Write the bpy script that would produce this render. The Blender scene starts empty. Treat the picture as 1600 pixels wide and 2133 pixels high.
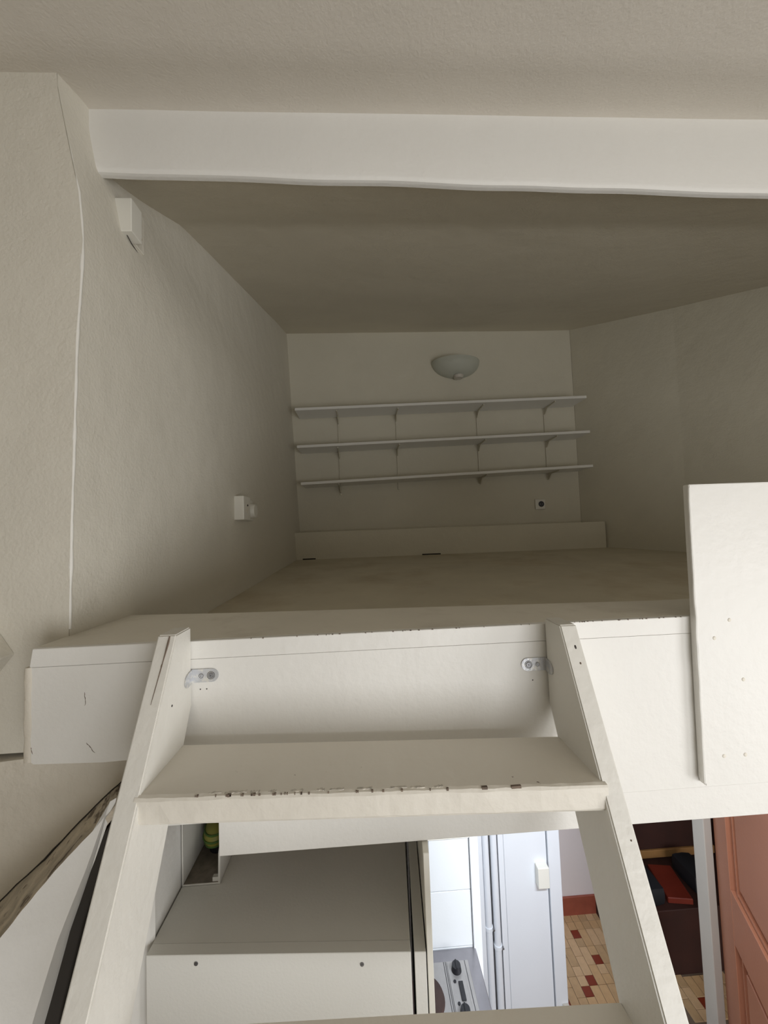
import bpy, bmesh, math, random
from mathutils import Vector, Matrix, noise
# ---------------------------------------------------------------- camera, world, lights, exposure
EYE = 2.3                                   # eye height above the lower floor; all z below are relative to the eye
S = bpy.context.scene
C = S.collection
def rig():
    p, r, y = (math.radians(a) for a in (2.8, -2.13, 2.82))
    f = Vector((math.sin(y)*math.cos(p), math.cos(y)*math.cos(p), math.sin(p)))
    rt = Vector((math.cos(y), -math.sin(y), 0)); up = rt.cross(f)
    a = rt*math.cos(r) + up*math.sin(r); b = -rt*math.sin(r) + up*math.cos(r)
    m = Matrix((a, b, -f)).transposed().to_4x4(); m.translation = (0, 0, EYE)
    cd = bpy.data.cameras.new('camera'); cd.sensor_fit = 'HORIZONTAL'; cd.sensor_width = 36
    cd.lens = 36*800/1600; cd.clip_start = 0.02
    co = bpy.data.objects.new('camera', cd); co.matrix_world = m; C.objects.link(co); S.camera = co
rig()
W = bpy.data.worlds.new('world'); S.world = W; W.use_nodes = True
W.node_tree.nodes['Background'].inputs[0].default_value = (0.75, 0.85, 1, 1)
W.node_tree.nodes['Background'].inputs[1].default_value = 1.0
S.view_settings.view_transform = 'Standard'; S.view_settings.look = 'None'
S.view_settings.gamma = 1; S.view_settings.use_curve_mapping = False
S.view_settings.exposure = -0.07
def area(name, loc, rot, sx, sy, power, col, spread=math.pi):
    l = bpy.data.lights.new(name, 'AREA'); l.shape = 'RECTANGLE'; l.size = sx; l.size_y = sy
    l.energy = power; l.color = col; l.spread = spread
    o = bpy.data.objects.new(name, l); o.location = (loc[0], loc[1], loc[2]+EYE); o.rotation_euler = rot; C.objects.link(o)
WIN = (0.35, 2.0, -1.65, -0.2)              # rear window x0, x1, z0, z1
YR = -1.7
KL = 7.8
area('window_daylight', ((WIN[0]+WIN[1])/2, YR-0.02, (WIN[2]+WIN[3])/2), (math.pi/2, 0, 0), WIN[1]-WIN[0]-.06, WIN[3]-WIN[2]-.06, 38, (1.0, 0.985, 0.965))
WSD = (-1.45, -.25, -1.45, -.15)            # side window y0, y1, z0, z1 in the right wall
area('side_window_daylight', (2.40, (WSD[0]+WSD[1])/2, (WSD[2]+WSD[3])/2), (math.pi/2, 0, math.pi/2), WSD[1]-WSD[0]-.06, WSD[3]-WSD[2]-.06, 31, (1.0, 0.985, 0.965))

# ---------------------------------------------------------------- materials
def mat(name, col, rough=.55, var=0.03, scale=6, bump=0.02, bscale=120, metal=0, spots=None, stain=None, coarse=0):
    m = bpy.data.materials.new(name); m.use_nodes = True; nt = m.node_tree; N = nt.nodes; K = nt.links
    b = N['Principled BSDF']; b.inputs['Roughness'].default_value = rough; b.inputs['Metallic'].default_value = metal
    tc = N.new('ShaderNodeTexCoord'); co = tc.outputs['Object']
    n1 = N.new('ShaderNodeTexNoise'); n1.inputs['Scale'].default_value = scale; n1.inputs['Detail'].default_value = 5
    K.new(co, n1.inputs['Vector'])
    mp = N.new('ShaderNodeMapRange'); mp.inputs[1].default_value = .3; mp.inputs[2].default_value = .7
    mp.inputs[3].default_value = 1-var; mp.inputs[4].default_value = 1+var
    K.new(n1.outputs['Fac'], mp.inputs[0])
    vm = N.new('ShaderNodeVectorMath'); vm.operation = 'SCALE'; vm.inputs[0].default_value = col
    K.new(mp.outputs[0], vm.inputs['Scale']); out = vm.outputs[0]
    def overlay(out, fac, c):
        mx = N.new('ShaderNodeMix'); mx.data_type = 'RGBA'; K.new(fac, mx.inputs[0]); K.new(out, mx.inputs[6]); mx.inputs[7].default_value = (*c, 1)
        return mx.outputs[2]
    if spots:                                # (scale, threshold, colour): small chips in the paint
        ns = N.new('ShaderNodeTexNoise'); ns.inputs['Scale'].default_value = spots[0]; ns.inputs['Detail'].default_value = 3; K.new(co, ns.inputs['Vector'])
        r = N.new('ShaderNodeMapRange'); r.inputs[1].default_value = spots[1]; r.inputs[2].default_value = spots[1]+.03; K.new(ns.outputs['Fac'], r.inputs[0])
        out = overlay(out, r.outputs[0], spots[2])
    if stain:                                # (scale, lo, hi, colour, strength): broad grime
        ns = N.new('ShaderNodeTexNoise'); ns.inputs['Scale'].default_value = stain[0]; ns.inputs['Detail'].default_value = 6; ns.inputs['Roughness'].default_value = .65; K.new(co, ns.inputs['Vector'])
        r = N.new('ShaderNodeMapRange'); r.inputs[1].default_value = stain[1]; r.inputs[2].default_value = stain[2]; r.inputs[4].default_value = stain[4]; K.new(ns.outputs['Fac'], r.inputs[0])
        out = overlay(out, r.outputs[0], stain[3])
    K.new(out, b.inputs['Base Color'])
    n2 = N.new('ShaderNodeTexNoise'); n2.inputs['Scale'].default_value = bscale; n2.inputs['Detail'].default_value = 4; K.new(co, n2.inputs['Vector'])
    bp = N.new('ShaderNodeBump'); bp.inputs['Strength'].default_value = 1; bp.inputs['Distance'].default_value = bump*.01
    K.new(n2.outputs['Fac'], bp.inputs['Height']); last = bp
    if coarse:
        n3 = N.new('ShaderNodeTexNoise'); n3.inputs['Scale'].default_value = 9; n3.inputs['Detail'].default_value = 3; K.new(co, n3.inputs['Vector'])
        b2 = N.new('ShaderNodeBump'); b2.inputs['Distance'].default_value = coarse; K.new(n3.outputs['Fac'], b2.inputs['Height']); K.new(bp.outputs[0], b2.inputs['Normal']); last = b2
    K.new(last.outputs[0], b.inputs['Normal'])
    return m
CREAM = (0.68, 0.645, 0.56)
LOFT_LIGHT_TINT = (0.66, 0.62, 0.51)  # same paint as CREAM, yellowed to put the dim loft light into it
M = dict(
 wall=mat('wall_paint', CREAM, .6, .025, 3, .12, 140, coarse=.006),
 lwall=mat('wall_paint_light_tint', LOFT_LIGHT_TINT, .6, .025, 3, .12, 140, coarse=.006),
 lceil=mat('ceiling_paint_light_tint', (0.66, 0.61, 0.50), .7, .03, 2.5, .15, 160, coarse=.004),  # same paint as the front ceiling, yellowed for the dim loft light
 ceil=mat('ceiling_paint', (0.66, 0.615, 0.54), .7, .03, 2.5, .10, 160, coarse=.0025),
 plaster=mat('old_plaster', (0.66, 0.61, 0.52), .7, .05, 8, .3, 60, stain=(14, .62, .75, (.33, .27, .2), .5), coarse=.008),
 torn=mat('torn_plaster', (0.52, 0.46, 0.37), .9, .35, 22, .9, 50, stain=(26, .56, .62, (.10, .07, .05), .8)),
 wood=mat('painted_wood', (0.76, 0.74, 0.685), .42, .025, 5, .10, 70, coarse=.003),
 trim=mat('painted_board', (0.79, 0.775, 0.735), .45, .02, 3, .08, 80, coarse=.002),
 tread=mat('tread_paint', (0.74, 0.70, 0.62), .45, .03, 5, .12, 60, spots=(60, .74, (.12, .07, .05)), coarse=.002),
 floor=mat('loft_floor', (0.60, 0.545, 0.42), .6, .06, 5, .08, 60, stain=(3, .5, .75, (.42, .33, .2), .6)),
 plank=mat('plank_paint', (0.75, 0.71, 0.62), .55, .04, 5, .10, 50, stain=(6, .55, .8, (.42, .36, .28), .5)),
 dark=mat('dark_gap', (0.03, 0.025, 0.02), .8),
 grime=mat('grime', (0.16, 0.12, 0.09), .8, .3, 60),
 smear=mat('worn_paint', (0.58, 0.54, 0.47), .6, .3, 150),
 liner=mat('brown_liner', (0.22, 0.19, 0.155), .9, .3, 40),
 hole=mat('nail_hole', (0.06, 0.05, 0.045), .8),
 zinc=mat('zinc_bracket', (0.55, 0.56, 0.58), .38, .08, 40, .05, 200, metal=.5, stain=(90, .5, .62, (.72, .7, .64), .8)),
 screw=mat('screw_metal', (0.28, 0.28, 0.29), .35, .1, 100, metal=.8),
 plastic=mat('white_plastic', (0.74, 0.72, 0.65), .35, .01),
 duct=mat('duct_plastic', (0.62, 0.60, 0.55), .4, .03),
 cab=mat('cabinet_laminate', (0.80, 0.79, 0.74), .45, .01, 3, .03, 200),
 cabw=mat('cabinet_edge', (0.88, 0.86, 0.78), .45, .01),
 tile=mat('white_tile', (0.80, 0.83, 0.86), .15, .01),
 white=mat('white_gloss', (0.85, 0.88, 0.93), .35, .01),
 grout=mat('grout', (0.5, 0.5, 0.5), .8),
 steel=mat('stainless', (0.30, 0.29, 0.31), .32, .05, 30, .02, 200, metal=.6),
 steel2=mat('stainless_panel', (0.40, 0.385, 0.38), .35, .05, 30, .02, 200, metal=.4),
 black=mat('black_plastic', (0.012, 0.012, 0.016), .4),
 plate=mat('cast_iron', (0.055, 0.03, 0.025), .6, .2, 30),
 pink=mat('salmon_paint', (0.43, 0.175, 0.10), .4, .05, 4, .05, 90),
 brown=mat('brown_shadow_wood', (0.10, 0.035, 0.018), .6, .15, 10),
 grey=mat('grey_paint', (0.55, 0.51, 0.45), .5, .03),
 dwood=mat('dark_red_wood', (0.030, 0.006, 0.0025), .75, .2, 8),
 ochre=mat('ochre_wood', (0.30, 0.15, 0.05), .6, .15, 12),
 red=mat('red_leather', (0.15, 0.018, 0.008), .5, .1, 12),
 blk=mat('black_cloth', (0.012, 0.012, 0.016), .7),
 kwall=mat('pinkish_wall', (0.78, 0.70, 0.68), .6, .02),
 skirt=mat('red_brown_skirting', (0.30, 0.075, 0.045), .45, .12, 20),
 t1=mat('ochre_tile', (0.52, 0.33, 0.17), .35, .12, 22), t2=mat('tan_tile', (0.56, 0.37, 0.21), .35, .12, 22),
 t3=mat('sand_tile', (0.46, 0.30, 0.16), .35, .14, 22), tr=mat('red_tile', (0.20, 0.030, 0.012), .3, .1, 22),
 joint=mat('tile_joint', (0.16, 0.11, 0.075), .9),
 glass=mat('frosted_glass', (0.80, 0.81, 0.73), .55, .01),
 yel=mat('yellow_stripe', (0.24, 0.23, 0.04), .5), grn=mat('green_stripe', (0.06, 0.13, 0.02), .5),
)
# ---------------------------------------------------------------- helpers
def empty(name, loc, label=None, cat=None, group=None):
    o = bpy.data.objects.new(name, None); o.location = (loc[0], loc[1], loc[2]+EYE); o.empty_display_size = .05; C.objects.link(o)
    tag(o, label, cat, group); return o
def tag(o, label=None, cat=None, group=None, kind=None):
    if label: o['label'] = label
    if cat: o['category'] = cat
    if group: o['group'] = group
    if kind: o['kind'] = kind
    return o
def wloc(o):
    v = Vector(o.location)
    while o.parent: o = o.parent; v += o.location
    return v
def obj(name, bm, m, parent=None, smooth=False, origin=None):
    """links bm (coordinates relative to the eye) as one object; the origin goes to the mesh's base centre"""
    bm.normal_update()
    xs = [v.co for v in bm.verts]
    lo = Vector([min(c[i] for c in xs) for i in range(3)]); hi = Vector([max(c[i] for c in xs) for i in range(3)])
    og = Vector(((lo.x+hi.x)/2, (lo.y+hi.y)/2, lo.z))
    for v in bm.verts: v.co -= og
    me = bpy.data.meshes.new(name); bm.to_mesh(me); bm.free()
    me.materials.append(M[m] if isinstance(m, str) else m)
    if smooth: me.polygons.foreach_set('use_smooth', [True]*len(me.polygons)); me.set_sharp_from_angle(angle=math.radians(42))
    o = bpy.data.objects.new(name, me); C.objects.link(o)
    w = og + Vector((0, 0, EYE))
    if parent: o.parent = parent; o.location = w - wloc(parent)
    else: o.location = w
    return o
def BM(): return bmesh.new()
def box(bm, x0, x1, y0, y1, z0, z1, bev=0, seg=1):
    t = bmesh.new(); bmesh.ops.create_cube(t, size=1)
    for v in t.verts: v.co = Vector(((x0+x1)/2+v.co.x*(x1-x0), (y0+y1)/2+v.co.y*(y1-y0), (z0+z1)/2+v.co.z*(z1-z0)))
    if bev: bmesh.ops.bevel(t, geom=t.edges[:], offset=bev, segments=seg, affect='EDGES', profile=.5)
    join(bm, t); return bm
def join(bm, t):
    me = bpy.data.meshes.new('t'); t.to_mesh(me); t.free(); bm.from_mesh(me); bpy.data.meshes.remove(me)
def prism(bm, pts, axis, a, b, bev=0, seg=1):
    """pts 2D polygon; axis 'x' -> pts are (y,z); 'y' -> (x,z); 'z' -> (x,y)"""
    f = {'x': lambda p, t: (t, p[0], p[1]), 'y': lambda p, t: (p[0], t, p[1]), 'z': lambda p, t: (p[0], p[1], t)}[axis]
    t = bmesh.new()
    A = [t.verts.new(f(p, a)) for p in pts]; B = [t.verts.new(f(p, b)) for p in pts]
    n = len(pts); t.faces.new(A); t.faces.new(B[::-1])
    for i in range(n): t.faces.new((A[i], B[i], B[(i+1) % n], A[(i+1) % n]))
    bmesh.ops.recalc_face_normals(t, faces=t.faces)
    if bev: bmesh.ops.bevel(t, geom=t.edges[:], offset=bev, segments=seg, affect='EDGES')
    join(bm, t); return bm
def cyl(bm, p, q, r, n=20, r2=None):
    p, q = Vector(p), Vector(q); d = q-p; t = bmesh.new()
    bmesh.ops.create_cone(t, cap_ends=True, segments=n, radius1=r, radius2=r if r2 is None else r2, depth=d.length)
    t.transform(Matrix.Translation((p+q)/2) @ d.to_track_quat('Z', 'Y').to_matrix().to_4x4()); join(bm, t); return bm
def tube(bm, pts, r, n=8):
    rings = []; pts = [Vector(p) for p in pts]
    for i, p in enumerate(pts):
        d = (pts[min(i+1, len(pts)-1)] - pts[max(i-1, 0)]).normalized()
        u = d.orthogonal().normalized() if i == 0 else (u - d*u.dot(d)).normalized()
        w = d.cross(u); rr = r[i] if isinstance(r, (list, tuple)) else r
        rings.append([bm.verts.new(p + (u*math.cos(k*2*math.pi/n) + w*math.sin(k*2*math.pi/n))*rr) for k in range(n)])
    for a, b in zip(rings, rings[1:]):
        for k in range(n): bm.faces.new((a[k], a[(k+1) % n], b[(k+1) % n], b[k]))
    bm.faces.new(rings[0][::-1]); bm.faces.new(rings[-1]); return bm
def grid(f, nu, nv, thick=None):
    """surface f(u,v) -> point with an optional thickness vector, closed"""
    bm = bmesh.new()
    G = [[bm.verts.new(f(i/nu, j/nv)) for j in range(nv+1)] for i in range(nu+1)]
    for i in range(nu):
        for j in range(nv): bm.faces.new((G[i][j], G[i+1][j], G[i+1][j+1], G[i][j+1]))
    if thick:
        t = Vector(thick); H = [[bm.verts.new(v.co+t) for v in r] for r in G]
        for i in range(nu):
            for j in range(nv): bm.faces.new((H[i][j], H[i][j+1], H[i+1][j+1], H[i+1][j]))
        for i in range(nu):
            bm.faces.new((G[i][0], H[i][0], H[i+1][0], G[i+1][0])); bm.faces.new((G[i][nv], G[i+1][nv], H[i+1][nv], H[i][nv]))
        for j in range(nv):
            bm.faces.new((G[0][j], G[0][j+1], H[0][j+1], H[0][j])); bm.faces.new((G[nu][j], H[nu][j], H[nu][j+1], G[nu][j+1]))
    bmesh.ops.recalc_face_normals(bm, faces=bm.faces)
    return bm
def lerp(pts, t):
    if t <= pts[0][0]: return pts[0][1]
    for (a, x), (b, y) in zip(pts, pts[1:]):
        if t <= b: return x + (y-x)*(t-a)/(b-a)
    return pts[-1][1]
def nz(x, y, z, s=1): return noise.noise(Vector((x, y, z))*s)
def struct(name, bm, m, parent=None, smooth=False, label=None):
    o = obj(name, bm, m, parent, smooth)
    if not parent: o['kind'] = 'structure'
    if label: o['label'] = label
    return o
XL, XR, FL = -2.2, 2.42, -2.3               # room sides and lower floor
YB, YW = .71, .795                          # fascia plane, facing wall plane
# ---------------------------------------------------------------- large structure
# loft left wall: leans a little, starts at the plaster bead
BEAD = [(-.60, -.588), (-.17, -.589), (.03, -.586), (.22, -.581), (.42, -.576), (.52, -.569), (.625, -.564), (.728, -.572), (.854, -.596), (.961, -.616), (1.2, -.62)]
CEIL = [(.80, .90), (.93, .895), (.985, .916), (1.32, 1.09), (2.0, 1.30), (3.1, 1.64), (3.5, 1.76)]
def wx(Y, z):
    t = (Y-YW)/(3.1-YW); back = -.591 + (1.648-z)/1.83*.075
    return (1-t)*lerp(BEAD, z) + t*back + .004*nz(0, Y, z, 3)*min(1, t*8)
def wall_left(u, v):
    Y = YW + (3.25-YW)*u**1.3; z0 = -.34
    z = z0 + (lerp(CEIL, Y)+.06-z0)*v if Y > .96 else z0 + (1.06-z0)*v
    return (wx(Y, z), Y, z)
struct('wall_left', grid(wall_left, 46, 44, (-.10, .05, 0)), 'wall', smooth=True)
def facing(u, v):
    z = -.40 + 1.46*v; x1 = lerp(BEAD, z); x = XL + (x1-XL)*u**.6
    return (x, YW - .002 + .0015*nz(x, 0, z, 4), z)
wf = struct('wall_facing', grid(facing, 24, 40, (-.05, .06, 0)), 'wall', smooth=True)
bm = tube(BM(), [(lerp(BEAD, z)-.001, YW+.002, z) for z in [i*.02-.17 for i in range(58)] if z < .97], [(.0034+.0030*nz(0, 1, i*.13, 3))*max(.25, min(1, (57-i)/18)) for i in range(57)], 10)
obj('corner_bead', bm, 'wood', wf, True)
# lower part of the facing wall, slightly proud, end face towards the cabinet
bm = prism(BM(), [(XL, FL), (-.41, FL), (-.41, -.30), (-.62, -.30), (-.63, -.405)] + [(-.63-i*.08, -.408+.006*nz(i, 0, 0, 1.7)) for i in range(1, 19)] + [(XL, -.405)], 'y', .784, 1.5)
struct('wall_lower', bm, 'plaster')
# cracked half wall, turned towards the window, with a sloping broken top edge
hwY = lambda x: .742 + .60*(x+.41)
N_ = 90; front = []; back = []; mid = []
for i in range(N_+1):
    t = i/N_; x = -.41-.42*t
    zf = -.409 - 1.11*(-.41-x) + .0045*nz(x, 0, 2, 18) + .002*nz(x, 0, 5, 80)
    front.append((x, hwY(x), zf))
    k = (.786/hwY(x)); ex = .014 + .052*min(1, t*2.4) + .012*nz(x, 1, 2, 16)
    back.append((x*k, .786, (zf*k) + ex*1.0)); mid.append((x*(1+(k-1)*.5), (hwY(x)+.786)/2, zf*(1+(k-1)*.5)+ex*.5-.008-.012*nz(x, 4, 1, 45)))
def plate(pts, th=.010, off=0):
    """pts (x,z) on the turned wall plane -> solid plate"""
    bm = BM(); A = [bm.verts.new((x+off*.51, hwY(x)+off*.86, z)) for x, z in pts]; B = [bm.verts.new((x+(off+th)*.51, hwY(x)+(off+th)*.86, z)) for x, z in pts]
    bm.faces.new(A); bm.faces.new(B[::-1])
    for i in range(len(pts)): j = (i+1) % len(pts); bm.faces.new((A[i], B[i], B[j], A[j]))
    bmesh.ops.recalc_face_normals(bm, faces=bm.faces); return bm
CUT = [(-.459, -.451), (-.485, -.542), (-.517, -.636), (-.546, -.753), (-.556, -.82), (-.556, FL)]
CUT2 = [(-.445, -.455), (-.462, -.542), (-.488, -.636), (-.512, -.753), (-.52, -.82), (-.52, FL)]
bm = plate([(p[0], p[2]) for p in front if p[0] < -.459][::-1] + [(x, z) for x, z in CUT] + [(front[-1][0], FL)])
hw = struct('wall_half', bm, 'trim')
obj('return_strip', plate([(p[0], p[2]) for p in front if p[0] > -.445] + CUT2 + [(-.41, FL)]), 'trim', hw)
obj('slot_shade', plate([(x-.014, z) for x, z in CUT[::-1]][:-1] + [(-.465, -.485), (-.438, -.47)] + [(x+.012, z) for x, z in CUT2[1:]], .003, .0145), 'dark', hw)  # near-black plate stands in for the shade inside the slot
# rolled plaster edge along the dark slot
bm = BM(); rw_ = []
cz = [(z, x) for x, z in CUT]
for i in range(26):
    z = -.462 - .74*i/25; x = lerp([(-q, w) for q, w in cz], -z) - .0004; r_ = .013*min(1, i/10+.1)
    rw_.append([bm.verts.new((x + r_*math.sin(k*math.pi/12), hwY(x + r_*math.sin(k*math.pi/12)) - .0001 + r_*1.1*(1-math.cos(k*math.pi/12)), z)) for k in range(7)])
for a_, b_ in zip(rw_, rw_[1:]):
    for k in range(6): bm.faces.new((a_[k], a_[k+1], b_[k+1], b_[k]))
bmesh.ops.solidify(bm, geom=bm.faces[:], thickness=.002); bmesh.ops.recalc_face_normals(bm, faces=bm.faces)
obj('rolled_edge', bm, 'trim', hw, True)
bm = BM(); rows = [[bm.verts.new((p[0]+.002, p[1]+.002, p[2]-.001)) for p in front], [bm.verts.new(p) for p in mid], [bm.verts.new(p) for p in back], [bm.verts.new((p[0], p[1], p[2]-.02)) for p in back], [bm.verts.new((p[0]+.006, p[1]+.010, p[2]-.012)) for p in front]]
for a_, b_ in zip(rows, rows[1:]+rows[:1]):
    for i in range(N_): bm.faces.new((a_[i], a_[i+1], b_[i+1], b_[i]))
bm.faces.new([q[0] for q in rows]); bm.faces.new([q[N_] for q in rows][::-1]); bmesh.ops.recalc_face_normals(bm, faces=bm.faces)
obj('torn_edge', bm, 'torn', hw)['label'] = 'crumbling brown torn plaster edge'
bm = BM(); tube(bm, [(p[0], .7835, p[2]+.001) for p in back[::2]], [.0012+.0045*max(0, nz(p[0], 3, 0, 22)) for p in back[::2]], 6)
obj('fissure', bm, 'dark', hw)
struct('trim_6', box(BM(), -.4145, -.4085, .745, 1.3, FL, -.42, .001), 'trim', label='white side panel between stair and grey cabinet')
# room shell
bm = BM(); box(bm, XL-.1, XR+.1, YR-.1, 2.5, FL-.1, FL)
fl = struct('floor', bm, 'joint')
struct('wall_side_left', box(BM(), XL-.1, XL, YR, YW+.7, FL, 1.1), 'wall')
bm = box(BM(), XR, XR+.1, YR, WSD[0], FL, 1.9)
box(bm, XR, XR+.1, WSD[1], 3.4, FL, 1.9); box(bm, XR, XR+.1, WSD[0], WSD[1], FL, WSD[2]); box(bm, XR, XR+.1, WSD[0], WSD[1], WSD[3], 1.9)
struct('wall_side_right', bm, 'wall')
bm = BM()
for a, b in ((WSD[0], WSD[0]+.05), (WSD[1]-.05, WSD[1]), ((WSD[0]+WSD[1])/2-.03, (WSD[0]+WSD[1])/2+.03)): box(bm, XR-.01, XR+.03, a, b, WSD[2], WSD[3])
box(bm, XR-.01, XR+.03, WSD[0], WSD[1], WSD[2], WSD[2]+.05); box(bm, XR-.01, XR+.03, WSD[0], WSD[1], WSD[3]-.05, WSD[3])
struct('window_2', bm, 'white')
bm = BM()
box(bm, XL, WIN[0], YR-.12, YR, FL, 1.1); box(bm, WIN[1], XR, YR-.12, YR, FL, 1.1)
box(bm, WIN[0], WIN[1], YR-.12, YR, FL, WIN[2]); box(bm, WIN[0], WIN[1], YR-.12, YR, WIN[3], 1.1)
struct('wall_rear', bm, 'wall')
bm = BM()
for a, b in ((WIN[0], WIN[0]+.05), (WIN[1]-.05, WIN[1]), ((WIN[0]+WIN[1])/2-.03, (WIN[0]+WIN[1])/2+.03)): box(bm, a, b, YR-.02, YR+.02, WIN[2], WIN[3])
box(bm, WIN[0], WIN[1], YR-.02, YR+.02, WIN[2], WIN[2]+.05); box(bm, WIN[0], WIN[1], YR-.02, YR+.02, WIN[3]-.05, WIN[3])
struct('window_1', bm, 'white')
def cf(u, v):
    x = XL + (XR-XL)*u; Y = YR + (.93-YR)*v**.6
    h = .972 + .042*max(0, min(1, (Y-.74)/.13)) + .003*nz(x, Y, 0, 3)
    return (x, Y, h)
struct('ceiling', grid(cf, 80, 60, (0, 0, .12)), 'ceil', smooth=True)
# beam across the loft opening
def beamf(u, v):
    x = -.68 + (XR+.68)*u
    zb = .861 - .026*(x+.58) + .0035*nz(x, 0, 0, 5); r = .010
    prof = [(.885, 1.03), (.882, zb+.02), (.8832, zb+.008), (.887, zb+.001), (.893, zb), (.903, zb+.001), (.908, zb+.03), (.96, 1.03)]
    k = v*(len(prof)-1); i = min(int(k), len(prof)-2); f = k-i
    return (x, prof[i][0]+(prof[i+1][0]-prof[i][0])*f, prof[i][1]+(prof[i+1][1]-prof[i][1])*f)
struct('trim_1', grid(beamf, 90, 21), 'trim', smooth=True, label='white beam across the loft opening')
# loft ceiling, back wall, right wall, floor
def lc(u, v):
    Y = .907 + 2.4*v**1.4; x = -.75 + (XR+.75)*u
    return (x, Y, lerp(CEIL, Y)+.003*nz(x, Y, 0, 3))
struct('ceiling', grid(lc, 30, 50, (0, 0, .1)), 'lceil', smooth=True)
struct('wall_back', prism(BM(), [(-.75, -.34), (1.785, -.34), (1.785, 1.75), (-.75, 1.75)], 'y', 3.1, 3.2), 'lwall')
RW = [(1.787, 3.1), (2.13, 2.44), (2.42, 1.75)]
struct('wall_right', prism(BM(), [(1.787, 3.1), (2.13, 2.44), (XR, 1.75), (XR+.1, 1.75), (XR+.1, 3.2), (1.787, 3.2)], 'z', -.34, 1.8), 'lwall')
bm = prism(BM(), [(.74, -.298), (3.2, -.179), (3.2, -.40), (.74, -.36)], 'x', -.588, XR)
struct('floor', bm, 'floor')
# plank along the front edge of the loft floor
def rag(x, zs): return [(x+random.uniform(-.004, .004), z) for z in zs]
bm = BM(); t = bmesh.new()
prism(t, [(-.592, YB+.0125), (XR, YB+.0125), (XR, .90), (.66, .865), (-.35, .955), (-.592, .985)], 'z', -.215, -.1835, .001)
join(bm, t); struct('trim_2', bm, 'plank', label='worn white plank along the loft floor edge')
struct('trim_7', prism(BM(), [(-.593, -.2152), (XR, -.2152), (XR, -.1835), (-.588, -.1835)], 'y', YB-.0005, YB+.012, .001), 'trim', label='narrow edge strip above the fascia')
# fascia
bm = prism(BM(), rag(-.594, [-.37+i*.0155 for i in range(10)]) + [(-.594, -.2156), (XR, -.2156), (XR, -.497), (-.36, -.497), (-.36, -.380), (-.47, -.383), (-.585, -.379)], 'y', YB, YB+.025)
struct('trim_3', bm, 'trim', label='white fascia board under the loft edge')
struct('trim_4', prism(BM(), [(-.275, -.4975), (XR, -.4975), (XR, -.556), (-.275, -.556)], 'y', YB+.0015, YB+.04, .001), 'trim', label='lower white joist board under the fascia')
bm = BM(); random.seed(21)
for k in range(46):
    x = random.choice([random.uniform(-.3, .32), random.uniform(-.12, .22), random.uniform(.36, .6)]); w = random.uniform(.0006, .0035)
    box(bm, x, x+w, YB-.0008, YB+random.uniform(.0002, .0016), -.1835-random.uniform(.0004, .0016), -.1831)
tag(obj('paint_chips', bm, 'grime', bpy.data.objects['trim_7']), kind='stuff')
# plaster edge left of the fascia
def pe(u, v):
    z = -.375 + .16*u; a = -math.pi/2 + v*math.pi
    r = .006 + .003*nz(0, z, 0, 40)
    return (-.594 + r*math.sin(a)*1.0 - .001, YB-.001 - r*.5*math.cos(a)+.001, z)
obj('plaster_lip', grid(pe, 30, 8, (0, .02, 0)), 'plaster', bpy.data.objects['trim_3'], True)
# nail holes and hairline cracks in the fascia
tr3 = bpy.data.objects['trim_3']
bm = BM()
for x, z in [(-.302, -.268), (-.291, -.268), (.298, -.285), (-.279, -.252), (-.30, -.2505)]: cyl(bm, (x, YB-.0006, z), (x, YB+.002, z), .0011, 8)
obj('nail_holes', bm, 'hole', tr3)
bm = BM()
for pts in ([(-.50, -.262), (-.4985, -.275), (-.499, -.285)], [(-.497, -.348), (-.489, -.358), (-.483, -.366)], [(-.592, -.344), (-.589, -.352), (-.586, -.362)]):
    tube(bm, [(x+random.uniform(-.0008, .0008), YB-.0001, z) for x, z in [(pts[0][0]+(pts[-1][0]-pts[0][0])*t/7, pts[0][1]+(pts[-1][1]-pts[0][1])*t/7) for t in range(8)]], [.0002, .0005, .0004, .0006, .0003, .0005, .0004, .0002], 5)
obj('hairline_cracks', bm, 'grime', tr3)

# ---------------------------------------------------------------- loft stair
st = empty('loft_stair', (0, .1, FL), 'steep white painted loft stair leaning against the loft fascia', 'stair')
XLI, XRI = -.317, .325
def stringer(xa, xb, f0, f1, inner):
    yf = lambda z: f0[0] + f1*(z-f0[1])
    yb = lambda z: min(YB-.001, yf(z)+.128)
    zt = -.172 if inner > 0 else -.158
    zc = (YB-.001-.128-f0[0])/f1 + f0[1]
    pts = [(yf(zt), zt), (yf(FL), FL), (yb(FL), FL), (yb(zc), zc), (YB-.001, zt)]
    return prism(BM(), pts, 'x', xa, xb, .0022, 2)
L0, L1 = (.660, -.153), .565
R0, R1 = (.651, -.170), .475
sl = obj('stringer', stringer(XLI-.030, XLI, L0, L1, -1), 'wood', st)
YB -= .003; sr = obj('stringer', stringer(XRI, XRI+.029, R0, R1, 1), 'wood', st); YB += .003
def yfm(z): return .5*(L0[0]+L1*(z-L0[1]) + R0[0]+R1*(z-R0[1]))
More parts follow.
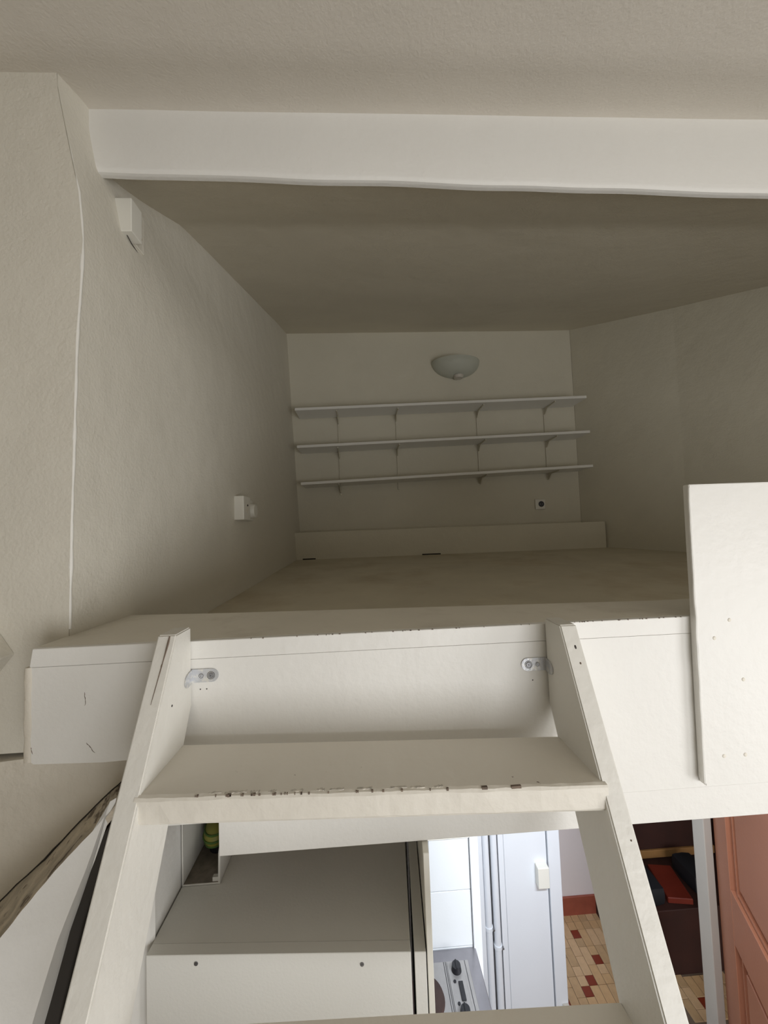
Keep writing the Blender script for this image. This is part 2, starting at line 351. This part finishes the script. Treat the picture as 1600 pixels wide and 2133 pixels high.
def tread(z, yb, yf):
    bm = BM(); n = 40; random.seed(int(-z*1000))
    def f(u, v):
        x = XLI-.006 + (XRI-XLI+.012)*u; zz = z - .040*x
        prof = [(yb, 0), (yf+.006, 0), (yf+.002, -.0015), (yf, -.005), (yf, -.033), (yf+.003, -.037), (yb, -.038), (yb, 0)]
        i = round(v*7); p = prof[i]; w = .0009*nz(x, i, z, 60) if 1 <= i <= 4 else 0
        xx = x if p[0] < yf+.02 else max(XLI+.0008, min(XRI-.0008, x))
        return (xx, p[0]+w, zz+p[1]+w)
    b = grid(f, n, 7); bmesh.ops.remove_doubles(b, verts=b.verts, dist=1e-6)
    bmesh.ops.holes_fill(b, edges=[e for e in b.edges if e.is_boundary], sides=0); bmesh.ops.recalc_face_normals(b, faces=b.faces)
    return b
treads = [(-.358, .676, .548), (-.640, .540, .400)]
z = -.90
while z > FL+.1: treads.append((z, yfm(z)+.128, yfm(z)-.018)); z -= .27
for i, (z, yb, yf) in enumerate(treads):
    t = obj('tread', tread(z, yb, yf), 'tread', st)
    if i == 0:
        bm = BM(); random.seed(9)
        for k in range(30):
            x = random.choice([random.gauss(-.15, .05), random.uniform(-.25, .12)]); w = random.uniform(.0008, .003)
            zz = z-.040*x
            box(bm, x, x+w, yf+.0015, yf+.0015+random.uniform(.0008, .003), zz-.0025, zz+.0002)
        for x, w, d in [(.150, .008, .004), (.192, .014, .004), (.10, .003, .003), (-.20, .003, .003)]:
            box(bm, x, x+w, yf+.0012, yf+.001+d, z-.04*x-.003, z-.04*x+.0004)
        tag(obj('paint_chips', bm, 'grime', t), kind='stuff')
        bm = BM(); random.seed(5); x = -.235
        while x < .10:
            w = random.uniform(.010, .035); zz = z-.040*(x+w/2)+.0004; n = 9
            pts = [(x+w*q/n, yf+.0055+random.uniform(-.001, .0005)) for q in range(n+1)] + [(x+w*(n-q)/n, yf+.0070+random.uniform(0, .0035)) for q in range(n+1)]
            prism(bm, pts, 'z', zz-.0012, zz+.0001); x += w + random.uniform(.001, .02)
        tag(obj('worn_edge_smear', bm, 'smear', t), kind='stuff')
# L brackets at the top, each a bent zinc plate with screws
def bracket(cx, zc, s):
    """s=+1: plate runs to +x from the stringer face cx"""
    y = YB-.0022; L = .047; r = .0115
    pts = [(cx, zc-r), (cx+s*(L-r), zc-r)] + [(cx+s*(L-r)+s*r*math.sin(a), zc-r*math.cos(a)) for a in [math.pi*k/10 for k in range(1, 10)]] + [(cx+s*(L-r), zc+r), (cx, zc+r)]
    bm = prism(BM(), pts, 'y', y, YB-.0001)
    pts = [(YB, zc-r), (YB-.028+r, zc-r)] + [(YB-.028+r-r*math.sin(a), zc-r*math.cos(a)) for a in [math.pi*k/10 for k in range(1, 10)]] + [(YB-.028+r, zc+r), (YB, zc+r)]
    prism(bm, [(a, b-.004*(YB-a)/.03) for a, b in pts], 'x', cx, cx+s*.0018)
    b = obj('corner_bracket', bm, 'zinc', st)
    for xx, rr in ((L-.013, .0052), (L-.030, .0030)):
        bm = cyl(BM(), (cx+s*xx, y-.0016, zc), (cx+s*xx, y, zc), rr*.8, 16, rr)
        box(bm, cx+s*xx-.0007, cx+s*xx+.0007, y-.0019, y-.001, zc-rr*.6, zc+rr*.6); box(bm, cx+s*xx-rr*.6, cx+s*xx+rr*.6, y-.0019, y-.001, zc-.0007, zc+.0007)
        obj('screw', bm, 'screw' if rr > .004 else 'zinc', b)
    bm = BM()
    for xx, rr in ((L-.013, .0060), (L-.030, .0036)):
        t = bmesh.new(); bmesh.ops.create_circle(t, segments=24, radius=rr); q = bmesh.ops.extrude_edge_only(t, edges=t.edges[:])
        vs = [e for e in q['geom'] if isinstance(e, bmesh.types.BMVert)]
        for v in vs: v.co *= 1.14
        t.transform(Matrix.Translation((cx+s*xx, y-.0003, zc)) @ Matrix.Rotation(math.pi/2, 4, 'X')); join(bm, t)
    obj('screw_rim', bm, 'hole', b)
bracket(XLI+.0003, -.244, 1); bracket(XRI-.0003, -.256, -1)
# knot holes in the stringer fronts
def on_front(x, z, L0, L1, r, e=1.6):
    y = L0[0]+L1*(z-L0[1]); d = Vector((0, L1, 1)).normalized(); nrm = Vector((0, -1, L1)).normalized()
    bm = BM(); t = bmesh.new(); bmesh.ops.create_uvsphere(t, u_segments=10, v_segments=6, radius=1)
    Mx = Matrix((Vector((r, 0, 0)), d*r*e, nrm*.0008)).transposed().to_4x4(); Mx.translation = Vector((x, y, z)) ; t.transform(Mx); join(bm, t); return bm
for nm, args, par in (('knot_hole', (XRI+.017, -.205, R0, R1, .0018, 1.9), sr), ('knot_hole', (XRI+.018, -.228, R0, R1, .0016, 1.2), sr), ('knot_hole', (XRI+.02, -.432, R0, R1, .0012, 1), sr), ('knot_hole', (XLI-.012, -.20, L0, L1, .0012, 3), sl)):
    obj(nm, on_front(*args), 'hole' if args[1] == -.205 else 'grime', par, True)
# split seam in the left stringer top
bm = BM()
tube(bm, [(XLI-.010-.006*max(0, (-.17-z)*9), L0[0]+L1*(z-L0[1])-.0002, z) for z in [-.160-.008*k for k in range(12)]], [.0012, .0018, .0016, .0012, .0009, .0008, .0009, .0007, .0006, .0006, .0005, .0003], 6)
obj('split', bm, 'grime', sl)
bm = cyl(BM(), (XLI-.001, .640, -.265), (XLI+.0005, .640, -.265), .0018, 10)
obj('nail_hole', bm, 'hole', sl)

# ---------------------------------------------------------------- guard panel at the right
gp = empty('guard_panel', (.9, .70, -.485), 'smooth white board standing above the loft edge at the right', 'panel')
pts = [(.613, .066), (.6105, -.05), (.609, -.15), (.606, -.25), (.6035, -.35), (.601, -.475), (.603, -.486), (1.35, -.486), (1.35, .066)]
bm = prism(BM(), pts, 'y', .695, .7095, .0012, 2)
obj('board', bm, 'trim', gp)
bm = BM(); random.seed(2)
P = [(.6125-.012*(i/40), .06-.54*(i/40)) for i in range(41)]
tube(bm, [(x+.0015*nz(0, z, 0, 25), .6955, z) for x, z in P], [.0022+.0016*abs(nz(0, z, 7, 18)) for x, z in P], 7)
obj('paint_ridge', bm, 'trim', gp, True)
for x, z in [(.640, -.222), (.672, -.190), (.641, -.435), (.682, -.435), (.69, -.30), (.90, -.2), (.9, -.43)]:
    bm = BM(); t = bmesh.new(); bmesh.ops.create_uvsphere(t, u_segments=12, v_segments=8, radius=1)
    t.transform(Matrix.Translation((x, .695, z)) @ Matrix.Diagonal((.0036, .0011, .0036, 1))); join(bm, t)
    s = obj('filled_screw', bm, 'plank', gp, True)

# ---------------------------------------------------------------- cabinet below the loft, duct box, package
cb = empty('tall_cabinet', (-.17, .85, FL), 'pale grey laminate cabinet standing under the loft behind the stair', 'cabinet')
FLc, FRc = Vector((-.408, .722)), Vector((.054, .690))
BLc, BRc = Vector((-.405, .98)), Vector((.072, .95))
def mixv(a, b, t): return (a[0]+(b[0]-a[0])*t, a[1]+(b[1]-a[1])*t)
d = .020
obj('top_panel', prism(BM(), [(-.4055, .722+d+.0006), (.0528, .690+d+.0006), (.067, .95), (-.4045, .98)], 'z', -.738, -.7205), 'cab', cb)
obj('front_panel', prism(BM(), [(-.4055, .722), (.052, .690), (.0527, .690+d), (-.4053, .722+d)], 'z', FL+.05, -.7195, .0008), 'cab', cb)
obj('back_panel', prism(BM(), [(-.4045, .982), (.072, .952), (.072, .97), (-.4045, 1.0)], 'z', FL, -.722), 'cab', cb)
obj('side_panel', prism(BM(), [(.0578, .6895), (.0775, .688), (.094, .955), (.075, .957)], 'z', FL, -.7195, .0008), 'cab', cb)
for x, z in [(-.318, -.733), (-.032, -.738)]:
    y = .722 + (x+.408)*(-.032/.462)
    bm = cyl(BM(), (x, y-.001, z), (x, y+.004, z), .0034, 16); box(bm, x-.0024, x+.0024, y-.0014, y-.0008, z-.0005, z+.0005)
    obj('screw', bm, 'screw', cb)
tp = obj('tall_side_board', prism(BM(), [(.0795, .688), (.0895, .687), (.113, .985), (.098, .987)], 'z', FL, -.558, .0008), 'cabw')
tag(tp, 'narrow cream upright board between the grey cabinet and the kitchen', 'board')
dk = empty('open_duct_box', (-.366, 1.0, -.72), 'white open-ended boxing lying on the cabinet beside the wall', 'duct')
x0, x1, ya, yb_, za, zb = -.405, -.328, .852, 1.30, -.7195, -.545
bm = BM(); box(bm, x0, x1, ya, yb_, za, za+.003); box(bm, x0, x0+.0025, ya, yb_, za+.003, zb); 
prism(bm, [(ya+.0, za+.003), (yb_, za+.003), (yb_, zb), (ya+.018, zb), (ya+.010, za+.07), (ya+.004, za+.06)], 'x', x1-.004, x1)
box(bm, x0+.0025, x1-.004, .90, yb_, zb-.003, zb); obj('shell', bm, 'duct', dk)
obj('floor_liner', box(BM(), x0+.003, x1-.0048, .8525, 1.099, za+.003, za+.0038), 'liner', dk)  # darker brown sheet over the floor of the boxing
obj('inner_shade', box(BM(), x0+.003, x1-.0045, 1.10, 1.104, za+.0032, zb-.0035), 'dark', dk)  # near-black plate stands in for the shade deep in the boxing
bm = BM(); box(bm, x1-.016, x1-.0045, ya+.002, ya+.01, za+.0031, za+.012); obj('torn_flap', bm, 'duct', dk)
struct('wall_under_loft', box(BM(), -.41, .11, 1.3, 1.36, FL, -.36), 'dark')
pk = empty('striped_bundle', (-.364, .945, -.716), 'rounded yellow and green striped bundle in the dark boxing beside the fascia', 'bundle')
bm = BM(); t = bmesh.new(); bmesh.ops.create_uvsphere(t, u_segments=24, v_segments=14, radius=1); t.transform(Matrix.Translation((-.364, .945, -.674)) @ Matrix.Diagonal((.030, .045, .028, 1))); join(bm, t)
obj('body', bm, 'yel', pk, True)
for k in range(3):
    z = -.686+k*.012; rr = math.sqrt(max(0, 1-((z+.674)/.028)**2)); bm = BM()
    tube(bm, [(-.364+.0302*rr*math.cos(a), .945+.0452*rr*math.sin(a), z) for a in [math.pi*2*i/24 for i in range(24)]], .0022, 6); obj('stripe', bm, 'grn', pk, True)
pk_s = obj('holder', cyl(BM(), (-.364, .945, -.7163), (-.364, .945, -.695), .02, 16), 'blk', pk)

# ---------------------------------------------------------------- kitchen seen below
# tiled wall behind the hob
kw = struct('wall_kitchen', box(BM(), -.41, .352, 1.400, 1.60, FL, -.36), 'grout')
for c, (a, b) in enumerate([(-.115, .030), (.032, .178), (.180, .322)]):
    for r, (z0, z1) in enumerate([(-1.083, -.90), (-1.262, -1.085), (-1.448, -1.264), (-1.63, -1.45)]):
        obj('tile', box(BM(), a, b, 1.3925, 1.402, z0, z1, .0012), 'tile', kw)
obj('edge_strip', box(BM(), .3235, .354, 1.386, 1.41, FL, -.5, .002), 'white', kw)
obj('ledge_strip', box(BM(), -.1, .323, 1.385, 1.393, -1.084, -1.062, .001), 'cabw', kw)
# hob worktop
hb = empty('hob_worktop', (.05, 1.14, FL), 'grey stainless worktop with a built-in electric hob against white tiles', 'hob')
obj('worktop', box(BM(), .118, .330, .99, 1.3915, -1.478, -1.452, .003, 2), 'steel', hb)
obj('base_unit', box(BM(), .122, .325, 1.0, 1.38, FL, -1.478), 'white', hb)
obj('hob_tray', box(BM(), .125, .292, 1.02, 1.352, -1.453, -1.4495, .0015), 'steel2', hb)
obj('control_strip', box(BM(), .219, .272, 1.03, 1.348, -1.4497, -1.4470, .0012), 'steel2', hb)
bm = BM()
for x in (.2085, .2145, .279): box(bm, x, x+.0018, 1.03, 1.35, -1.4496, -1.4490)
obj('groove', bm, 'black', hb)
obj('hotplate', cyl(BM(), (.128, 1.252, -1.4498), (.128, 1.252, -1.441), .066, 40, .063), 'plate', hb)
for y in (1.322, 1.205):
    bm = cyl(BM(), (.247, y, -1.447), (.247, y, -1.430), .0165, 24, .0140); box(bm, .245, .249, y-.0135, y+.0135, -1.430, -1.427)
    obj('knob', bm, 'black', hb)
obj('rocker_switch', box(BM(), .245, .259, 1.237, 1.288, -1.447, -1.4425, .001), 'black', hb)
for y in (1.290, 1.232): obj('pilot_light', cyl(BM(), (.2345, y, -1.447), (.2345, y, -1.445), .0045, 12), 'black', hb)
# wall with pipes and white door
struct('wall_door_side', box(BM(), .354, .868, 1.925, 2.0, FL, -.5), 'white')
obj('shadow_board', box(BM(), .496, .5765, 1.915, 1.9249, FL, -.5), 'grout', bpy.data.objects['wall_door_side'])  # grey backing carries the shadows between the pipes in its colour
obj('side_board', box(BM(), .40, .4955, 1.87, 1.9249, FL, -.5), 'white', bpy.data.objects['wall_door_side'])
for k, x in enumerate((.516, .556)):
    p = empty('water_pipe', (x, 1.9, FL), ['white vertical pipe, left of two beside the white door', 'white vertical pipe, right of two beside the white door'][k], 'pipe', 'white pipes beside the door')
    obj('pipe_run', cyl(BM(), (x, 1.888, FL), (x, 1.888, -.5), .0160, 20), 'white', p, True)
    zc = (-1.89, -1.975)[k]
    bm = cyl(BM(), (x, 1.888, zc-.008), (x, 1.888, zc+.008), .0195, 20); box(bm, x-.008, x+.008, 1.89, 1.925, zc-.006, zc+.006)
    obj('clamp', bm, 'white', p)
    bm = cyl(BM(), (x+.019, 1.878, zc+.004), (x+.019, 1.866, zc+.004), .004, 10); obj('clamp_screw', bm, 'screw', p)
d1 = empty('door_1', (.7, 1.9, FL)); d1['kind'] = 'structure'; 
obj('door_leaf', box(BM(), .605, .812, 1.885, 1.924, FL+.01, -.9, .002), 'white', d1)
obj('door_jamb', box(BM(), .8165, .875, 1.876, 1.93, FL, -.85, .002), 'white', d1)
obj('door_stile', box(BM(), .5775, .6035, 1.884, 1.924, FL, -.9, .001), 'white', d1)
lk = obj('rim_lock', box(BM(), .752, .806, 1.850, 1.885, -1.705, -1.612, .003, 2), 'cabw', d1)
obj('plinth_block', box(BM(), .845, .874, 1.862, 1.876, FL, FL+.055, .002), 'grey', d1)
# strip light added under the loft, out of view, to brighten the kitchen
sl_ = empty('fill_light', (.75, .85, -.46), 'added unseen strip light under the loft, brightening the kitchen', 'lamp')
obj('housing', box(BM(), .45, 1.05, .76, .83, -.45, -.40, .003), 'white', sl_)
obj('fill_tube', cyl(BM(), (.47, .795, -.465), (1.03, .795, -.465), .012, 12), 'white', sl_)
area('fill_light_glow', (.75, .80, -.485), (math.radians(42), 0, 0), .55, .03, KL, (.84, .92, 1.0), math.radians(110))
# far wall and skirting
struct('wall_far', box(BM(), .868, XR, 2.330, 2.42, FL, -.40), 'kwall')
struct('baseboard_far', box(BM(), .868, 1.295, 2.318, 2.330, FL, FL+.105, .002), 'skirt')
# floor tiles: columns run away from the eye
random.seed(11)
REDS = [(1.098, 2.217), (1.143, 2.096), (1.055, 2.011), (1.012, 1.968), (1.553, 1.848), (.90, 1.905)]
u = .0437; gx, gy = 1.098-u/2, 2.217-u/2
cnt = 0; meshes = {}
def tile_at(ix, iy, n, m):
    key = (n, m)
    if key not in meshes:
        b = BM(); box(b, -u/2+.0009, u/2-.0009, .0009, n*u-.0009, 0, .004, .0008)
        me = bpy.data.meshes.new('floor_tile'); b.to_mesh(me); b.free(); me.materials.append(M[m]); meshes[key] = me
    o = bpy.data.objects.new('floor_tile', meshes[key]); C.objects.link(o); o.parent = fl
    o.location = Vector((gx+(ix+.5)*u, gy+iy*u, FL+EYE+random.uniform(-.0004, .0004))) - wloc(fl)
redcells = {(round((x-gx)/u-.5), round((y-gy)/u-.5)) for x, y in REDS}
for ix in range(-5, 15):
    if 5 <= ix <= 6: pass
    iy = -9 if ix > 5 else -9
    while gy+(iy)*u < 2.315-u*.5:
        y = gy+iy*u; x = gx+(ix+.5)*u
        vis = (x < 1.40 and y > 1.83) or (x > 1.42 and y < 1.97)
        if (ix, iy) in redcells: tile_at(ix, iy, 1, 'tr') if vis else None; iy += 1; continue
        n = 1 if ((ix, iy+1) in redcells or gy+(iy+2)*u > 2.32) else random.choice((2, 2, 2, 1))
        if vis and y > 1.8: tile_at(ix, iy, n, random.choice(('t1', 't2', 't3')))
        iy += n
# dark cupboard beyond the stair
cu = empty('dark_cupboard', (1.6, 2.15, FL), 'dark red-brown wooden cupboard standing open below the loft', 'cupboard')
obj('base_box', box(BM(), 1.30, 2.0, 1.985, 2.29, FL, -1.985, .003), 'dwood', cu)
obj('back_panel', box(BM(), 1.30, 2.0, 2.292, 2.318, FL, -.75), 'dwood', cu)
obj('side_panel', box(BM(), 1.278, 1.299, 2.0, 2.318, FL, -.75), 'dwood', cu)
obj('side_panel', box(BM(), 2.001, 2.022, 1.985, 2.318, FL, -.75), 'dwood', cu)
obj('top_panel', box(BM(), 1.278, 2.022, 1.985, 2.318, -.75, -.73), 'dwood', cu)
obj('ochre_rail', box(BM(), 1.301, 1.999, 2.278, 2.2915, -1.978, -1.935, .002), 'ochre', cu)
bk = BM(); prism(bk, [(1.50, 2.02), (1.62, 2.0), (1.66, 2.20), (1.54, 2.22)], 'z', -1.984, -1.955, .003)
rd = obj('red_book', bk, 'red'); tag(rd, 'dark red flat case lying between two black bags in the cupboard', 'case')
for k, (x, y, w) in enumerate(((1.425, 2.09, .055), (1.73, 2.13, .055))):
    b = BM(); t = bmesh.new(); bmesh.ops.create_cube(t, size=1); bmesh.ops.subdivide_edges(t, edges=t.edges[:], cuts=4, use_grid_fill=True)
    for v in t.verts:
        v.co = v.co.lerp(v.co.normalized()*.6, .35); v.co = Vector((x+v.co.x*2*w, y+v.co.y*.17, -1.984+.045+v.co.z*.085+.004*nz(*v.co, 9)))
    zlo = min(v.co.z for v in t.verts)
    for v in t.verts: v.co.z += -1.984-zlo
    join(b, t); o = obj('black_bag', b, 'blk', None, True)
    tag(o, ['black bag in the dark cupboard, left of the red case', 'black bag in the dark cupboard, right of the red case'][k], 'bag', 'black bags in the cupboard')
# salmon door standing ajar, with its jamb
struct('trim_5', box(BM(), 1.362, 1.397, 1.60, 1.66, FL, -.36, .003, 2), 'grey', label='grey door jamb beside the salmon door')
d2 = empty('door_2', (1.41, 1.62, FL)); d2['kind'] = 'structure'
dx, dy = .4264, .9045                         # leaf direction away from the eye
def leafpt(s, off): return (1.425 - dx*s + dy*off*1.0, 1.645 - dy*s - dx*off)   # s metres towards the eye from the hinge, off = to the right
def leafbox(s0, s1, o0, o1, z0, z1, bev=.0015): return prism(BM(), [leafpt(s0, o0), leafpt(s1, o0), leafpt(s1, o1), leafpt(s0, o1)], 'z', z0, z1, bev)
obj('door_rebate', prism(BM(), [(1.398, 1.612), (1.430, 1.655), (1.47, 1.70), (1.398, 1.70)], 'z', FL, -.40), 'brown', d2)  # shadow in the rebate is put into the dark brown colour
z_t, z_b = -.42, FL+.01
obj('stile', leafbox(.055, .185, 0, .038, z_b, z_t), 'pink', d2)
obj('stile', leafbox(.72, .83, 0, .038, z_b, z_t), 'pink', d2)
obj('rail', leafbox(.1855, .7195, .0005, .0375, -1.62, -1.42), 'pink', d2)
obj('rail', leafbox(.1855, .7195, .0005, .0375, z_b, -2.15), 'pink', d2)
obj('rail', leafbox(.1855, .7195, .0005, .0375, -.56, z_t), 'pink', d2)
for za_, zb_ in ((-1.42, -.56), (-2.15, -1.62)):
    obj('door_panel', leafbox(.186, .719, .022, .030, za_, zb_), 'pink', d2)
    f = leafbox(.212, .220, .010, .0215, za_+.002, zb_-.002, 0); 
    for a in (leafbox(.22, .715, .010, .0215, za_+.008, za_+.018, 0), leafbox(.22, .715, .010, .0215, zb_-.018, zb_-.008, 0)): join(f, a)
    obj('moulding', f, 'pink', d2)
    obj('raised_field', leafbox(.240, .68, .010, .0215, za_+.045, zb_-.045, .003), 'pink', d2)

# ---------------------------------------------------------------- loft fittings
wall_y = 3.1
bb = struct('baseboard_back', box(BM(), -.56, 1.86, 2.90, 3.099, -.215, .010, .003), 'lwall')
for a_, b_ in ((-.475, -.38), (.42, .56)): obj('floor_gap', box(BM(), a_, b_, 2.894, 2.9005, -.20, -.185), 'dark', bb)
# shelves
SH = [((.618, 1.236), (.981, 1.040)), ((.62, 1.24), (.680, .752)), ((.63, 1.25), (.384, .462))]
RX = (-.19, .28, .95, 1.52)
def zsh(k, x): a, b = [(.925, .975), (.641, .700), (.362, .432)][k]; return a + (b-a)*(x+.48)/2.26
for k in range(4):
    bm = box(BM(), RX[k]-.006, RX[k]+.006, wall_y-.010, wall_y-.0005, .30+.03*k, .94+.01*k, .001)
    for i in range(18): box(bm, RX[k]-.002, RX[k]+.002, wall_y-.0105, wall_y-.0099, .32+.03*k+i*.033, .333+.03*k+i*.033)
    o = obj('shelf_rail', bm, 'lwall')
    tag(o, ['leftmost slotted white shelf rail on the loft back wall', 'second slotted white shelf rail from the left on the loft back wall', 'third slotted white shelf rail from the left on the loft back wall', 'rightmost slotted white shelf rail on the loft back wall'][k], 'rail', 'shelf rails on the back wall')
for k in range(3):
    x0, x1 = [(-.500, 1.755), (-.492, 1.765), (-.470, 1.772)][k]
    sh = empty('wall_shelf', (.6, 2.98, zsh(k, .6)), ['highest long white shelf on the loft back wall, below the lamp', 'middle long white shelf on the loft back wall', 'lowest long white shelf on the loft back wall, above the socket'][k], 'shelf', 'long shelves on the back wall')
    zz = [zsh(k, x0), zsh(k, x1)]
    obj('board', prism(BM(), [(x0, zz[0]), (x1, zz[1]), (x1, zz[1]+.020), (x0, zz[0]+.020)], 'y', 2.865, wall_y-.016, .0015), 'trim', sh)
    for i_, x in enumerate(RX):
        if k == 2 and i_ == 1: continue
        z = zsh(k, x)-.0005
        obj('bracket', prism(BM(), [(2.90, z), (3.0865, z), (3.0865, z-.055), (3.07, z-.05), (3.02, z-.012), (2.90, z-.007)], 'x', x-.003, x+.003), 'lwall', sh)
# wall lamp: half bowl of frosted glass
lp = empty('wall_lamp', (.79, 3.0, 1.24), 'frosted half-bowl wall lamp above the shelves, unlit', 'lamp')
bm = BM(); R_ = .20; H_ = .135; n = 32; rings = []
for i in range(13):
    a = math.pi/2*i/12; rr = math.cos(a)*.97+.03; zz = -math.sin(a)*H_
    rings.append([bm.verts.new((.79+R_*rr*math.cos(math.pi*k/n), 3.095-.15*rr*math.sin(math.pi*k/n), 1.372+zz)) for k in range(n+1)])
for a, b in zip(rings, rings[1:]):
    for k in range(n): bm.faces.new((a[k], a[k+1], b[k+1], b[k]))
bmesh.ops.solidify(bm, geom=bm.faces[:], thickness=.005); bmesh.ops.recalc_face_normals(bm, faces=bm.faces)
obj('glass_bowl', bm, 'glass', lp, True)
obj('bottom_cap', cyl(BM(), (.80, 3.05, 1.222), (.80, 3.05, 1.245), .034, 20, .042), 'grey', lp)
obj('wall_plate', box(BM(), .72, .86, 3.082, 3.099, 1.25, 1.36, .004), 'plastic', lp)
# socket on the back wall
so = empty('wall_socket', (1.444, 3.09, .13), 'small square socket with a black round well on the loft back wall', 'socket')
obj('face_plate', box(BM(), 1.40, 1.485, 3.088, 3.0995, .128, .213, .004, 2), 'plastic', so)
obj('well', cyl(BM(), (1.450, 3.0875, .172), (1.450, 3.092, .172), .024, 24), 'black', so)
for dxx in (-.009, .009): obj('pin', cyl(BM(), (1.450+dxx, 3.085, .172), (1.450+dxx, 3.089, .172), .003, 8), 'screw', so)
# double socket box on the left wall with a plug
sx = wx(1.85, .12)
s2 = empty('surface_socket', (sx, 1.85, .07), 'white surface-mounted socket box with a plug on the loft left wall', 'socket')
obj('box', box(BM(), sx-.02, sx+.036, 1.680, 1.775, .070, .175, .004, 2), 'plastic', s2)
obj('socket_well', cyl(BM(), (sx+.035, 1.728, .122), (sx+.0365, 1.728, .122), .022, 20), 'plank', s2)
obj('earth_pin', cyl(BM(), (sx+.0362, 1.728, .135), (sx+.040, 1.728, .135), .004, 8), 'hole', s2)
obj('box', box(BM(), sx-.02, sx+.018, 1.776, 1.875, .070, .170, .004, 2), 'plastic', s2)
obj('plug', cyl(BM(), (sx+.018, 1.825, .115), (sx+.046, 1.825, .115), .036, 28, .030), 'plastic', s2, True)
obj('switch_hole', cyl(BM(), (sx+.0175, 1.866, .135), (sx+.0195, 1.866, .135), .010, 12), 'black', s2)
# junction box high on the left wall near the beam
sx = wx(.97, .8)
jb = empty('junction_box', (sx, .97, .75), 'small white junction box high on the left wall below the beam', 'box')
obj('cover', box(BM(), sx-.01, sx+.031, .940, .985, .762, .848, .002, 2), 'plastic', jb)
obj('back_plate', box(BM(), sx-.01, sx+.012, .9855, 1.03, .765, .868, .002), 'wall', jb)
obj('rust_mark', cyl(BM(), (sx+.0115, 1.012, .800), (sx+.0125, 1.012, .800), .006, 10), 'ochre', jb)
obj('cable', tube(BM(), [(sx+.012, .953, .762), (sx+.010, .975, .757), (sx+.006, 1.02, .755), (sx, 1.025, .755)], .0011, 6), 'hole', jb, True)
# shelf corner poking in at the left frame edge
ws = obj('side_ledge', prism(BM(), [(-.690, -.212), (-.735, -.145), (-.85, -.06), (-.85, -.38), (-.722, -.252)], 'y', .735, .794, .002), 'wall')
tag(ws, 'cream ledge corner on the facing wall at the far left', 'ledge')
